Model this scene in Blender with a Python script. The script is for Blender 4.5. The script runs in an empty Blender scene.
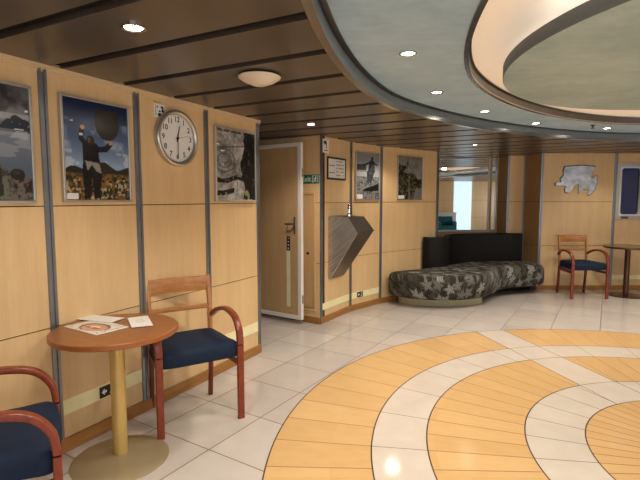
import bpy, bmesh, math, random
import numpy as np
from mathutils import Vector, Matrix
random.seed(4)
SC = bpy.context.scene
COL = SC.collection
R = math.radians
PI = math.pi
CZ = 2.235                                  # ceiling height

# ------------------------------------------------------------------ object helpers
def link(name, me, parent=None, mats=()):
    o = bpy.data.objects.new(name, me)
    COL.objects.link(o)
    for m in mats:
        me.materials.append(m)
    if parent is not None:
        o.parent = parent
    return o

def tag(o, label, cat, group=None, kind=None):
    o['label'] = label
    o['category'] = cat
    if group: o['group'] = group
    if kind: o['kind'] = kind
    return o

def thing(name, label, cat, loc=(0, 0, 0), rz=0.0, group=None):
    o = bpy.data.objects.new(name, None)
    o.empty_display_size = .1
    COL.objects.link(o)
    o.location = loc
    o.rotation_euler = (0, 0, rz)
    return tag(o, label, cat, group)

def copy_tree(o, parent=None):
    c = o.copy()
    COL.objects.link(c)
    if parent is not None: c.parent = parent
    for ch in list(o.children):
        copy_tree(ch, c)
    return c

def struct(o):
    o['kind'] = 'structure'
    return o

class MB:
    """collects shapes into one bmesh"""
    def __init__(self):
        self.bm = bmesh.new(); self.mi = 0
    def face(self, pts):
        vs = [self.bm.verts.new(p) for p in pts]
        f = self.bm.faces.new(vs); f.material_index = self.mi
        return f
    def box(self, x0, x1, y0, y1, z0, z1, bevel=0.0, seg=2):
        b = bmesh.new()
        r = bmesh.ops.create_cube(b, size=1)
        for v in b.verts:
            v.co = Vector(((x0+x1)/2 + v.co.x*(x1-x0), (y0+y1)/2 + v.co.y*(y1-y0), (z0+z1)/2 + v.co.z*(z1-z0)))
        if bevel > 0:
            bmesh.ops.bevel(b, geom=b.edges[:], offset=bevel, segments=seg, affect='EDGES', profile=.5)
        self.add(b); return self
    def add(self, b, mat=None):
        if mat is not None: bmesh.ops.transform(b, matrix=mat, verts=b.verts)
        for f in b.faces: f.material_index = self.mi
        me = bpy.data.meshes.new('t'); b.to_mesh(me); b.free()
        self.bm.from_mesh(me); bpy.data.meshes.remove(me); return self
    def lathe(self, prof, seg=48, c=(0, 0, 0), axis='Z'):
        """prof: list of (r, h)"""
        rings = []
        for r, h in prof:
            ring = []
            for k in range(seg if r > 1e-6 else 1):
                a = 2*PI*k/seg
                p = (r*math.cos(a), r*math.sin(a), h)
                if axis == 'Y': p = (p[0], -p[2], p[1])      # height comes out of the wall (-Y)
                if axis == 'X': p = (p[2], p[0], p[1])
                ring.append(self.bm.verts.new((p[0]+c[0], p[1]+c[1], p[2]+c[2])))
            rings.append(ring)
        for a, b in zip(rings, rings[1:]):
            for k in range(seg):
                k2 = (k+1) % seg
                if len(a) == 1 and len(b) == 1: continue
                if len(a) == 1: vs = [a[0], b[k2], b[k]]
                elif len(b) == 1: vs = [a[k], a[k2], b[0]]
                else: vs = [a[k], a[k2], b[k2], b[k]]
                f = self.bm.faces.new(vs); f.material_index = self.mi
        return self
    def sweep(self, path, prof, up=Vector((0, 0, 1)), closed=False, caps=True):
        """prof: closed list of (side, up) offsets; path: list of points"""
        P = [Vector(p) for p in path]; n = len(P); rings = []
        for i in range(n):
            if closed: t = P[(i+1) % n] - P[i-1]
            else: t = P[min(i+1, n-1)] - P[max(i-1, 0)]
            t.normalize()
            s = t.cross(up)
            if s.length < 1e-5: s = t.cross(Vector((1, 0, 0)))
            s.normalize(); u = s.cross(t).normalized()
            rings.append([self.bm.verts.new(P[i] + s*a + u*b) for a, b in prof])
        m = len(prof)
        pairs = list(zip(rings, rings[1:])) + ([(rings[-1], rings[0])] if closed else [])
        for a, b in pairs:
            for k in range(m):
                k2 = (k+1) % m
                f = self.bm.faces.new([a[k], a[k2], b[k2], b[k]]); f.material_index = self.mi
        if caps and not closed:
            for r_, rev in ((rings[0], False), (rings[-1], True)):
                f = self.bm.faces.new(r_[::-1] if rev else r_); f.material_index = self.mi
        return self
    def tube(self, path, r, seg=12, closed=False):
        return self.sweep(path, [(r*math.cos(2*PI*k/seg), r*math.sin(2*PI*k/seg)) for k in range(seg)], closed=closed)
    def prism(self, pts, y0, y1):
        """polygon in x,z extruded along y"""
        a = [self.bm.verts.new((x, y0, z)) for x, z in pts]
        b = [self.bm.verts.new((x, y1, z)) for x, z in pts]
        n = len(pts)
        for vs in [a, b[::-1]] + [[a[k], b[k], b[(k+1) % n], a[(k+1) % n]] for k in range(n)]:
            f = self.bm.faces.new(vs); f.material_index = self.mi
        return self
    def slab(self, pts, z0, z1):
        """polygon in x,y extruded along z"""
        a = [self.bm.verts.new((x, y, z0)) for x, y in pts]
        b = [self.bm.verts.new((x, y, z1)) for x, y in pts]
        n = len(pts)
        for vs in [a[::-1], b] + [[a[k], a[(k+1) % n], b[(k+1) % n], b[k]] for k in range(n)]:
            f = self.bm.faces.new(vs); f.material_index = self.mi
        return self
    def text(self, s, size, loc, mat=None, extrude=.0005, align='CENTER'):
        cu = bpy.data.curves.new('t', 'FONT'); cu.body = s; cu.size = size
        cu.align_x = align; cu.align_y = 'CENTER'; cu.extrude = extrude; cu.offset = size*.014
        o = bpy.data.objects.new('t', cu); COL.objects.link(o)
        bpy.context.view_layer.update()
        me = bpy.data.meshes.new_from_object(o.evaluated_get(bpy.context.evaluated_depsgraph_get()))
        b = bmesh.new(); b.from_mesh(me)
        self.add(b, Matrix.Translation(loc) @ (mat or Matrix.Rotation(PI/2, 4, 'X')))
        bpy.data.objects.remove(o); bpy.data.curves.remove(cu); bpy.data.meshes.remove(me)
        return self
    def build(self, name, mats, parent=None, smooth=35, weld=True):
        if weld: bmesh.ops.remove_doubles(self.bm, verts=self.bm.verts, dist=1e-5)
        bmesh.ops.recalc_face_normals(self.bm, faces=self.bm.faces)
        me = bpy.data.meshes.new(name)
        self.bm.to_mesh(me); self.bm.free()
        if smooth:
            for p in me.polygons: p.use_smooth = True
            me.set_sharp_from_angle(angle=R(smooth))
        if not isinstance(mats, (list, tuple)): mats = [mats]
        return link(name, me, parent, mats)

def rrect(w, h, r, n=5):
    pts = []
    for cx, cy, a0 in ((w/2-r, h/2-r, 0), (-w/2+r, h/2-r, 90), (-w/2+r, -h/2+r, 180), (w/2-r, -h/2+r, 270)):
        for k in range(n+1):
            a = R(a0 + 90*k/n); pts.append((cx + r*math.cos(a), cy + r*math.sin(a)))
    return pts

def spline(pts, n=8, closed=False):
    P = [Vector(p) for p in pts]; out = []; m = len(P)
    for i in range(m if closed else m-1):
        if closed: a, b, c, d = P[i-1], P[i], P[(i+1) % m], P[(i+2) % m]
        else: a, b, c, d = P[max(i-1, 0)], P[i], P[i+1], P[min(i+2, m-1)]
        for k in range(n):
            t = k/n
            out.append(.5*((2*b) + (c-a)*t + (2*a-5*b+4*c-d)*t*t + (3*b-a-3*c+d)*t**3))
    if not closed: out.append(P[-1])
    return out

# ------------------------------------------------------------------ materials
def lin(c):
    return tuple((x/12.92 if x <= .04045 else ((x+.055)/1.055)**2.4) for x in c)
def hx(r, g, b): return lin((r/255, g/255, b/255))

class NT:
    def __init__(self, name):
        self.m = bpy.data.materials.new(name); self.m.use_nodes = True
        self.t = self.m.node_tree; self.n = self.t.nodes; self.l = self.t.links
        self.b = self.n['Principled BSDF']
    def node(self, typ, **kw):
        x = self.n.new(typ)
        for k, v in kw.items(): setattr(x, k, v)
        return x
    def put(self, sock, v):
        if isinstance(v, bpy.types.NodeSocket): self.l.new(v, sock)
        elif isinstance(v, (tuple, list)):
            sock.default_value = (*v, 1) if len(v) == 3 and sock.type == 'RGBA' else v
        else: sock.default_value = v
    def math(self, op, a, b=0.0, c=0.0):
        x = self.node('ShaderNodeMath', operation=op)
        for s, v in zip(x.inputs, (a, b, c)): self.put(s, v)
        return x.outputs[0]
    def mix(self, f, a, b):
        x = self.node('ShaderNodeMix', data_type='RGBA')
        self.put(x.inputs[0], f); self.put(x.inputs[6], a); self.put(x.inputs[7], b)
        return x.outputs[2]
    def obj(self):
        return self.node('ShaderNodeTexCoord').outputs['Object']
    def pos(self):
        return self.node('ShaderNodeNewGeometry').outputs['Position']
    def noise(self, vec, scale, detail=3, rough=.55, stretch=None):
        if stretch:
            mp = self.node('ShaderNodeMapping'); self.put(mp.inputs[0], vec); mp.inputs['Scale'].default_value = stretch
            vec = mp.outputs[0]
        x = self.node('ShaderNodeTexNoise'); self.put(x.inputs['Vector'], vec)
        x.inputs['Scale'].default_value = scale; x.inputs['Detail'].default_value = detail; x.inputs['Roughness'].default_value = rough
        return x.outputs[0]
    def ramp(self, f, a, b, lo=.3, hi=.7):
        x = self.node('ShaderNodeMapRange'); self.put(x.inputs[0], f)
        x.inputs[1].default_value = lo; x.inputs[2].default_value = hi
        return self.mix(x.outputs[0], a, b)
    def bump(self, h, strength=.2, dist=.01):
        x = self.node('ShaderNodeBump'); x.inputs['Strength'].default_value = strength; x.inputs['Distance'].default_value = dist
        self.put(x.inputs['Height'], h); self.put(self.b.inputs['Normal'], x.outputs[0])
    def done(self, col=None, rough=.5, metal=0.0, spec=.5, **kw):
        if col is not None: self.put(self.b.inputs['Base Color'], col)
        self.put(self.b.inputs['Roughness'], rough); self.put(self.b.inputs['Metallic'], metal)
        self.b.inputs['Specular IOR Level'].default_value = spec
        for k, v in kw.items(): self.put(self.b.inputs[k.replace('_', ' ')], v)
        return self.m

def plain(name, col, rough=.5, metal=0.0, spec=.5, var=.08, scale=9):
    t = NT(name)
    c = t.ramp(t.noise(t.obj(), scale), tuple(x*(1-var) for x in col), tuple(min(1, x*(1+var)) for x in col))
    return t.done(c, rough, metal, spec)

def glow(name, col, strength):
    t = NT(name)
    return t.done((0.8, 0.8, 0.8), .5, Emission_Color=col, Emission_Strength=strength)

def wood(name, a, b, rough=.35, stretch=(9, 9, .8), spec=.5, scale=3, world=False):
    t = NT(name)
    v = t.pos() if world else t.obj()
    n1 = t.noise(v, scale, 5, .6, stretch)
    n2 = t.noise(v, scale*6, 3, .6, stretch)
    f = t.math('MULTIPLY_ADD', n2, .35, t.math('MULTIPLY', n1, .65))
    return t.done(t.ramp(f, a, b, .36, .64), rough, 0, spec)

M = {}
M['panel'] = wood('maple_panel', hx(217, 181, 131), hx(228, 194, 144), .38, (5, 5, .5), .45, 2)
M['panel_gap'] = plain('panel_joint', hx(70, 45, 28), .8)
M['skirt'] = wood('skirting_oak', hx(140, 92, 45), hx(176, 124, 66), .4, (1, 1, 14), .4, 3)
M['chrome'] = plain('brushed_steel', hx(146, 150, 156), .34, .8)
M['chrome_dark'] = plain('dark_steel', hx(95, 96, 98), .3, 1.0)
M['polished'] = plain('polished_chrome', hx(205, 200, 195), .1, 1.0, var=.02)
M['bronze'] = plain('polished_bronze_trim', hx(160, 158, 158), .2, 1.0, var=.03)
M['molding'] = plain('cream_molding', hx(214, 186, 146), .45, var=.02)
M['cream'] = plain('luminous_strip', hx(246, 236, 186), .5, var=.03)
M['white'] = plain('white_paint', hx(232, 226, 218), .4, var=.02)
M['offwhite'] = plain('off_white_plastic', hx(225, 212, 196), .35, var=.02)
M['black'] = plain('black_ink', hx(18, 18, 20), .5)
M['paper'] = plain('paper', hx(232, 228, 222), .6, var=.02)
M['red_ink'] = plain('red_ink', hx(170, 50, 40), .5)
M['yellow'] = plain('yellow_tab', hx(196, 170, 40), .5)
M['green'] = plain('exit_green', hx(12, 104, 74), .4)
M['navy'] = plain('navy_upholstery', hx(22, 36, 58), .75, 0, .25, .12, 30)
M['arm_wood'] = wood('red_beech', hx(112, 44, 24), hx(142, 62, 34), .28, (4, 4, 4), .5, 6)
M['leg_wood'] = wood('red_beech_dark', hx(92, 32, 22), hx(120, 46, 30), .28, (8, 8, 1), .5, 6)
M['rail_wood'] = wood('amber_beech', hx(166, 106, 58), hx(196, 136, 80), .3, (2, 8, 8), .5, 5)
M['table_wood'] = wood('table_laminate', hx(132, 80, 40), hx(150, 94, 50), .3, (3, 10, 3), .5, 4)
M['table_edge'] = wood('table_edge', hx(140, 80, 36), hx(160, 94, 44), .35, (3, 3, 8), .5, 4)
M['brass'] = plain('satin_brass', hx(206, 174, 104), .36, .4, var=.04)
M['base_metal'] = plain('bronze_base', hx(168, 152, 120), .36, .25, var=.05)
M['dark_wood'] = plain('dark_table_laminate', hx(120, 98, 70), .25)
M['dark_brown'] = plain('dark_brown_metal', hx(88, 58, 42), .25, .5)
M['leather'] = plain('black_leatherette', hx(22, 20, 20), .6, 0, .25, .15, 40)
M['plinth'] = plain('cream_plinth', hx(206, 194, 152), .4)
M['shade_panel'] = wood('maple_panel_shaded', hx(166, 128, 84), hx(180, 142, 98), .4, (5, 5, .5), .4, 2)  # maple darkened: the side-lit shade of these facets is put into the colour
M['teal'] = plain('teal_fabric', hx(10, 88, 98), .8)
M['silver_frame'] = plain('silver_frame', hx(196, 190, 180), .35, .8, var=.03)
M['white_rim'] = plain('white_window_rim', hx(228, 228, 226), .3, var=.02)
M['door_face'] = wood('door_veneer', hx(194, 156, 108), hx(206, 168, 120), .4, (5, 5, .5), .45, 2)
M['dark_frame'] = plain('dark_sign_frame', hx(46, 36, 34), .4)
M['cupboard'] = wood('cupboard_veneer', hx(200, 160, 112), hx(212, 172, 122), .4, (5, 5, .5), .45, 2)
M['clock_rim'] = plain('satin_silver', hx(196, 190, 184), .3, .9, var=.03)
M['lamp'] = glow('lamp_lens', (1.0, .93, .8), 28)
M['lamp_far'] = glow('lamp_lens_far', (1.0, .93, .8), 10)

def mirror_mat():
    t = NT('mirror_glass')
    c = t.ramp(t.noise(t.obj(), 2), (.78, .79, .78), (.82, .83, .82))
    return t.done(c, .015, 1.0)
M['mirror'] = mirror_mat()

def sculpture_mat():
    t = NT('mirror_cutout')
    c = t.ramp(t.noise(t.obj(), 9), hx(150, 150, 150), hx(205, 205, 208))
    return t.done(c, .38, .9)
M['map'] = sculpture_mat()

def steel_fountain():
    t = NT('stainless_reflections')
    mp = t.node('ShaderNodeMapping'); t.put(mp.inputs[0], t.obj()); mp.inputs['Rotation'].default_value = (R(-55), 0, 0)
    f = t.noise(mp.outputs[0], 3, 3, .55, (1, 14, 1.2))  # diagonal streaks are reflections painted into the steel colour
    c = t.ramp(f, hx(150, 142, 132), hx(190, 182, 172), .3, .7)
    return t.done(c, .42, .55)
M['steel_reflections'] = steel_fountain()
M['stainless'] = plain('stainless', hx(128, 118, 110), .3, .8, var=.12, scale=3)

def planks_mat():
    t = NT('bronze_ceiling_plank')
    c = t.ramp(t.noise(t.pos(), 1.2, 3), hx(88, 80, 72), hx(104, 95, 86))
    return t.done(c, .3, .4, .5)
M['plank'] = planks_mat()
M['plank_gap'] = plain('ceiling_gap', hx(14, 11, 10), .8)

def plaster(name, a, b):
    t = NT(name)
    n = t.noise(t.pos(), 2.6, 6, .62, (1, 1.0, 1))
    n2 = t.noise(t.pos(), 9, 3, .6, (1, 2.2, 1))
    f = t.math('MULTIPLY_ADD', n2, .3, t.math('MULTIPLY', n, .7))
    t.bump(f, .15, .02)
    return t.done(t.ramp(f, a, b, .38, .62), .42, 0, .4)
M['ring'] = plaster('grey_green_stucco', hx(158, 192, 220), hx(184, 214, 238))
M['disc'] = plaster('disc_stucco', hx(152, 178, 182), hx(180, 202, 206))
M['disc_edge'] = plain('disc_edge', hx(112, 120, 124), .4)
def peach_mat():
    t = NT('peach_dome_glow')
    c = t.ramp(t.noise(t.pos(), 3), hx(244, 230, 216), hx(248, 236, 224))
    return t.done(c, .6, 0, .3, Emission_Color=(1.0, .78, .58), Emission_Strength=.22)  # faint self-glow added to the dome, standing in for more cove light
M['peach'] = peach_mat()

def floor_mat():
    t = NT('marble_tile_and_wood_inlay')
    m = t.math
    sp = t.node('ShaderNodeSeparateXYZ'); t.put(sp.inputs[0], t.pos())
    x = m('SUBTRACT', sp.outputs[0], 2.55); y = m('SUBTRACT', sp.outputs[1], 2.385)
    r = m('SQRT', m('ADD', m('MULTIPLY', x, x), m('MULTIPLY', y, y)))
    ang = m('ARCTAN2', y, x)
    def lt(a, b): return m('LESS_THAN', a, b)
    def gt(a, b): return m('GREATER_THAN', a, b)
    def AND(a, b): return m('MULTIPLY', a, b)
    def OR(a, b): return m('MAXIMUM', a, b)
    def NOT(a): return m('SUBTRACT', 1.0, a)
    def band(lo, hi): return AND(gt(r, lo), lt(r, hi))
    R1, R2, R3, R4, R5 = .966, 1.318, 1.922, 2.258, 2.858
    wood_ = OR(lt(r, R1), OR(band(R2, R3), band(R4, R5)))
    inside = lt(r, R5)
    # radial joints
    def radial(step, off):
        q = m('DIVIDE', m('SUBTRACT', ang, R(off)), R(step))
        d = m('ABSOLUTE', m('SUBTRACT', m('FRACT', m('ADD', q, .5)), .5))
        return lt(m('MULTIPLY', m('MULTIPLY', d, R(step)), r), .0032), m('FLOOR', q)
    rad6, id6 = radial(6, 178); rad12, id12 = radial(12, 172)
    # white strip
    dx, dy = math.cos(R(102.4)), math.sin(R(102.4))
    along = m('ADD', m('MULTIPLY', x, dx), m('MULTIPLY', y, dy))
    cross = m('ABSOLUTE', m('SUBTRACT', m('MULTIPLY', x, dy), m('MULTIPLY', y, dx)))
    strip = AND(AND(lt(cross, .17), gt(along, 0.0)), band(R1, R5))
    strip_edge = AND(AND(lt(m('ABSOLUTE', m('SUBTRACT', cross, .17)), .0035), gt(along, 0.0)), band(R1, R5))
    circ = lt(m('ABSOLUTE', m('SUBTRACT', r, R1)), .0042)
    for q in (R2, R3, R4, R5): circ = OR(circ, lt(m('ABSOLUTE', m('SUBTRACT', r, q)), .0042))
    # tiles outside
    def grid(deg, off, step):
        w = m('ADD', m('MULTIPLY', x, -math.sin(R(deg))), m('MULTIPLY', y, math.cos(R(deg))))
        q = m('DIVIDE', m('SUBTRACT', w, off), step)
        d = m('ABSOLUTE', m('SUBTRACT', m('FRACT', m('ADD', q, .5)), .5))
        return lt(m('MULTIPLY', d, step), .0036), m('FLOOR', q)
    ga, ia = grid(58.0, .93, .486); gb, ib = grid(-32.0, -.02, .484)
    tile_lines = AND(NOT(inside), OR(ga, gb))
    wood_on = AND(wood_, NOT(strip))
    lines = OR(OR(AND(AND(wood_, rad6), NOT(strip)), AND(AND(AND(inside, NOT(wood_)), rad12), NOT(strip))),
               OR(strip_edge, OR(circ, tile_lines)))
    dark = OR(AND(circ, NOT(strip)), strip_edge)
    # colours
    wn = t.node('ShaderNodeTexWhiteNoise', noise_dimensions='3D')
    cb = t.node('ShaderNodeCombineXYZ'); t.put(cb.inputs[0], id6); t.put(cb.inputs[1], m('FLOOR', m('MULTIPLY', r, 1.6)))
    t.put(wn.inputs['Vector'], cb.outputs[0])
    cb2 = t.node('ShaderNodeCombineXYZ'); t.put(cb2.inputs[0], m('MULTIPLY', ang, 14.0)); t.put(cb2.inputs[1], m('MULTIPLY', r, 2.0))
    grain = t.noise(cb2.outputs[0], 3, 4, .6)
    wf = m('MULTIPLY_ADD', wn.outputs[0], .35, m('MULTIPLY', grain, .65))
    wc = t.ramp(wf, hx(207, 167, 113), hx(217, 178, 125), .25, .75)
    wt = t.node('ShaderNodeTexWhiteNoise', noise_dimensions='3D')
    cb3 = t.node('ShaderNodeCombineXYZ'); t.put(cb3.inputs[0], ia); t.put(cb3.inputs[1], ib); t.put(wt.inputs['Vector'], cb3.outputs[0])
    tf = m('MULTIPLY_ADD', wt.outputs[0], .45, m('MULTIPLY', t.noise(t.pos(), 5, 5, .6), .55))
    tc = t.ramp(tf, hx(190, 180, 172), hx(204, 195, 187), .25, .75)
    rc = t.ramp(t.noise(t.pos(), 4, 4), hx(205, 192, 178), hx(214, 203, 190))
    col = t.mix(inside, tc, rc)
    col = t.mix(wood_on, col, wc)
    lc = t.mix(dark, t.mix(wood_on, hx(118, 96, 78), hx(140, 92, 48)), hx(62, 40, 30))
    col = t.mix(lines, col, lc)
    rough = m('MULTIPLY_ADD', wood_on, .05, .09)
    rough = m('MULTIPLY_ADD', lines, .3, rough)
    return t.done(col, rough, 0, .32)
M['floor'] = floor_mat()

def floral():
    t = NT('leaf_pattern_upholstery')
    m = t.math
    sp = t.node('ShaderNodeSeparateXYZ'); t.put(sp.inputs[0], t.pos())
    cb = t.node('ShaderNodeCombineXYZ'); t.put(cb.inputs[0], sp.outputs[0]); t.put(cb.inputs[1], m('SUBTRACT', sp.outputs[1], sp.outputs[2]))
    vec = cb.outputs[0]
    def leaf(scale, R0, lobes, off):
        ad = t.node('ShaderNodeVectorMath', operation='ADD'); t.put(ad.inputs[0], vec); ad.inputs[1].default_value = (off, off*.7, 0)
        v = t.node('ShaderNodeTexVoronoi', voronoi_dimensions='2D'); t.put(v.inputs['Vector'], ad.outputs[0]); v.inputs['Scale'].default_value = scale
        v.inputs['Randomness'].default_value = .75
        d = t.node('ShaderNodeVectorMath', operation='SUBTRACT'); t.put(d.inputs[0], ad.outputs[0]); t.put(d.inputs[1], v.outputs['Position'])
        s = t.node('ShaderNodeSeparateXYZ'); t.put(s.inputs[0], d.outputs[0])
        sc = t.node('ShaderNodeSeparateColor'); t.put(sc.inputs[0], v.outputs['Color'])
        a = m('ADD', m('ARCTAN2', s.outputs[1], s.outputs[0]), m('MULTIPLY', sc.outputs[0], 6.28))
        dist = m('SQRT', m('ADD', m('MULTIPLY', s.outputs[0], s.outputs[0]), m('MULTIPLY', s.outputs[1], s.outputs[1])))
        lim = m('MULTIPLY', R0, m('ADD', .58, m('ADD', m('MULTIPLY', m('COSINE', m('MULTIPLY', a, lobes)), .3), m('MULTIPLY', m('COSINE', m('MULTIPLY', a, lobes*3)), .14))))
        vein = m('GREATER_THAN', m('ABSOLUTE', m('SINE', m('MULTIPLY', a, lobes/2))), .12)
        return m('MULTIPLY', m('LESS_THAN', dist, lim), vein), sc.outputs[1]
    l1, c1 = leaf(6.6, .1, 5, 0.0)
    l2, c2 = leaf(9, .07, 5, 3.3)
    base = t.ramp(t.noise(vec, 14, 4), hx(36, 30, 25), hx(54, 46, 38))
    col = t.mix(m('MULTIPLY', l2, .8), base, t.mix(c2, hx(58, 54, 46), hx(84, 80, 70)))
    col = t.mix(l1, col, t.mix(c1, hx(70, 68, 60), hx(146, 146, 140)))
    return t.done(col, .8, 0, .25)
M['floral'] = floral()

def glass_mat():
    t = NT('window_glass')
    out = t.n['Material Output']
    g = t.node('ShaderNodeBsdfGlossy'); g.inputs['Roughness'].default_value = .03
    tr = t.node('ShaderNodeBsdfTransparent'); tr.inputs[0].default_value = (.85, .9, 1, 1)
    mx = t.node('ShaderNodeMixShader'); mx.inputs[0].default_value = .07
    t.l.new(tr.outputs[0], mx.inputs[1]); t.l.new(g.outputs[0], mx.inputs[2]); t.l.new(mx.outputs[0], out.inputs[0])
    return t.m
M['glass'] = glass_mat()

def print_mat():
    t = NT('printed_picture')
    a = t.node('ShaderNodeAttribute'); a.attribute_name = 'Ink'
    return t.done(a.outputs['Color'], .16, 0, .5)
M['print'] = print_mat()

# ------------------------------------------------------------------ painting (flat printed pictures)
class Canvas:
    def __init__(self, W, H, seed=1):
        self.W, self.H = W, H
        self.u, self.v = np.meshgrid((np.arange(W)+.5)/W, (np.arange(H)+.5)/H)
        self.c = np.zeros((H, W, 3)); self.rng = np.random.RandomState(seed)
    def noise(self, nx, ny, octv=3):
        out = np.zeros((self.H, self.W)); amp = 1; tot = 0
        for k in range(octv):
            gx, gy = int(nx*2**k)+2, int(ny*2**k)+2
            g = self.rng.rand(gy, gx)
            x = self.u*(gx-1.001); y = self.v*(gy-1.001)
            xi, yi = x.astype(int), y.astype(int); fx, fy = x-xi, y-yi
            fx = fx*fx*(3-2*fx); fy = fy*fy*(3-2*fy)
            out += amp*((g[yi, xi]*(1-fx)+g[yi, xi+1]*fx)*(1-fy) + (g[yi+1, xi]*(1-fx)+g[yi+1, xi+1]*fx)*fy)
            tot += amp; amp *= .55
        return out/tot
    def put(self, mask, col, a=1.0):
        mask = np.clip(np.asarray(mask, float)*a, 0, 1)[..., None]
        col = np.asarray(col, float)
        if col.ndim == 1: col = col/255
        self.c = self.c*(1-mask) + col*mask
    def grad(self, c0, c1, v0=0., v1=1., p=1.):
        f = np.clip((self.v-v0)/(v1-v0), 0, 1)**p
        return (np.asarray(c0)/255)[None, None]*(1-f[..., None]) + (np.asarray(c1)/255)[None, None]*f[..., None]
    def poly(self, pts):
        ins = np.zeros((self.H, self.W), bool); n = len(pts)
        for i in range(n):
            (x1, y1), (x2, y2) = pts[i], pts[(i+1) % n]
            if y1 == y2: continue
            c = ((y1 > self.v) != (y2 > self.v)) & (self.u < (x2-x1)*(self.v-y1)/(y2-y1)+x1)
            ins ^= c
        return ins
    def ell(self, cx, cy, rx, ry):
        return ((self.u-cx)/rx)**2 + ((self.v-cy)/ry)**2 < 1
    def limb(self, pts, w):
        out = np.zeros((self.H, self.W), bool); asp = self.H/self.W
        for (x1, y1), (x2, y2) in zip(pts, pts[1:]):
            dx, dy = x2-x1, (y2-y1)*asp
            t = np.clip(((self.u-x1)*dx + (self.v-y1)*asp*dy)/(dx*dx+dy*dy+1e-9), 0, 1)
            out |= np.hypot(self.u-x1-t*dx, (self.v-y1)*asp-t*dy) < w
        return out

def print_mesh(cv, w, h, x0, z0, y):
    """a fine grid in the x-z plane facing -Y, coloured per point"""
    nx, nz = cv.W, cv.H
    vs = [(x0 + w*i/(nx-1), y, z0 + h*j/(nz-1)) for j in range(nz) for i in range(nx)]
    fs = [(j*nx+i, j*nx+i+1, (j+1)*nx+i+1, (j+1)*nx+i) for j in range(nz-1) for i in range(nx-1)]
    me = bpy.data.meshes.new('print'); me.from_pydata(vs, [], fs)
    at = me.color_attributes.new('Ink', 'FLOAT_COLOR', 'POINT')
    c = np.clip(cv.c, 0, 1); c = np.where(c <= .04045, c/12.92, ((c+.055)/1.055)**2.4)
    at.data.foreach_set('color', np.concatenate([c, np.ones((nz, nx, 1))], 2).astype(np.float32).ravel())
    return me

# ------------------------------------------------------------------ wall frames
class WF:
    """A wall line: s runs along it, t out into the room, local X = along, local -Y = into the room"""
    def __init__(self, a, b=None, ang=None):
        self.a = Vector((a[0], a[1], 0))
        if ang is None: ang = math.atan2(b[1]-a[1], b[0]-a[0])
        self.ang = ang
        self.d = Vector((math.cos(ang), math.sin(ang), 0)); self.n = Vector((self.d.y, -self.d.x, 0))
    def p(self, s, t=0., z=0.): return self.a + self.d*s + self.n*t + Vector((0, 0, z))
    def place(self, o, s, z=0., t=0.):
        o.location = self.p(s, t, z); o.rotation_euler = (0, 0, self.ang); return o

NTRIM = [0]; NBASE = [0]
def trim_name():
    NTRIM[0] += 1; return 'trim_%d' % NTRIM[0]

def panel_wall(name, wf, s0, s1, sb, zb, mat=None, depth=.1, holes=(), zt=CZ+.02):
    """wall with thin reveals between its boards"""
    mb = MB()
    xs = [s0] + sorted(s for s in sb if s0+.02 < s < s1-.02) + [s1]; zs = [0] + list(zb) + [zt]
    g = .003
    mb.mi = 0
    for i in range(len(xs)-1):
        for j in range(len(zs)-1):
            cells = [(xs[i], xs[i+1], zs[j], zs[j+1])]
            for hx0, hx1, hz0, hz1 in holes:
                nc = []
                for a, b, c, d in cells:
                    if hx1 <= a or hx0 >= b or hz1 <= c or hz0 >= d: nc.append((a, b, c, d)); continue
                    if hx0 > a: nc.append((a, hx0, c, d))
                    if hx1 < b: nc.append((hx1, b, c, d))
                    if hz0 > c: nc.append((max(a, hx0), min(b, hx1), c, hz0))
                    if hz1 < d: nc.append((max(a, hx0), min(b, hx1), hz1, d))
                cells = nc
            for a, b, c, d in cells:
                e0 = g if j > 0 and abs(c-zs[j]) < 1e-6 else 0; e1 = g if j < len(zs)-2 and abs(d-zs[j+1]) < 1e-6 else 0
                mb.box(a, b, 0, .008, c+e0, d-e1)
    mb.mi = 1
    cells = [(s0, s1, 0, zt)]
    for hx0, hx1, hz0, hz1 in holes:
        cells = [(s0, hx0, 0, zt), (hx1, s1, 0, zt), (hx0, hx1, 0, hz0), (hx0, hx1, hz1, zt)]
    for a, b, c, d in cells: mb.box(a, b, .008, depth, c, d)
    o = mb.build(name, [mat or M['panel'], M['panel_gap']], smooth=0, weld=False)
    wf.place(o, 0); return struct(o)

def strip_post(wf, s, w=.046, z0=0, z1=CZ, t=.012, mat=None):
    mb = MB()
    mb.sweep([(0, 0, z0), (0, 0, z1)], [(-w/2, 0), (-w/2, t), (-w/2+w*.34, t), (-w/2+w*.4, t*.35), (w/2-w*.4, t*.35), (w/2-w*.34, t), (w/2, t), (w/2, 0)], up=Vector((0, -1, 0)))
    o = mb.build(trim_name(), mat or M['chrome'], smooth=20); wf.place(o, s); return struct(o)

def base(name, wf, s0, s1, h=.08, t=.014):
    mb = MB(); mb.prism([(0, 0), (1, 0), (1, 1), (0, 1)], 0, 1); mb.bm.free(); mb = MB()
    mb.box(s0, s1, -t, 0, 0, h, .003, 1)
    o = mb.build(name, M['skirt']); wf.place(o, 0); return struct(o)

def glow_strip(wf, s0, s1, z0, z1):
    mb = MB(); mb.box(s0, s1, -.004, 0, z0, z1, .001, 1)
    mb.box(s0, s1, -.006, 0, z0-.004, z0, 0); mb.box(s0, s1, -.006, 0, z1, z1+.004, 0)
    o = mb.build(trim_name(), M['cream']); wf.place(o, 0); return struct(o)

# ------------------------------------------------------------------ the room
mb = MB(); mb.box(-4.6, 9.0, -3.6, 9.2, -.1, 0)
struct(mb.build('floor', M['floor'], smooth=0))

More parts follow.
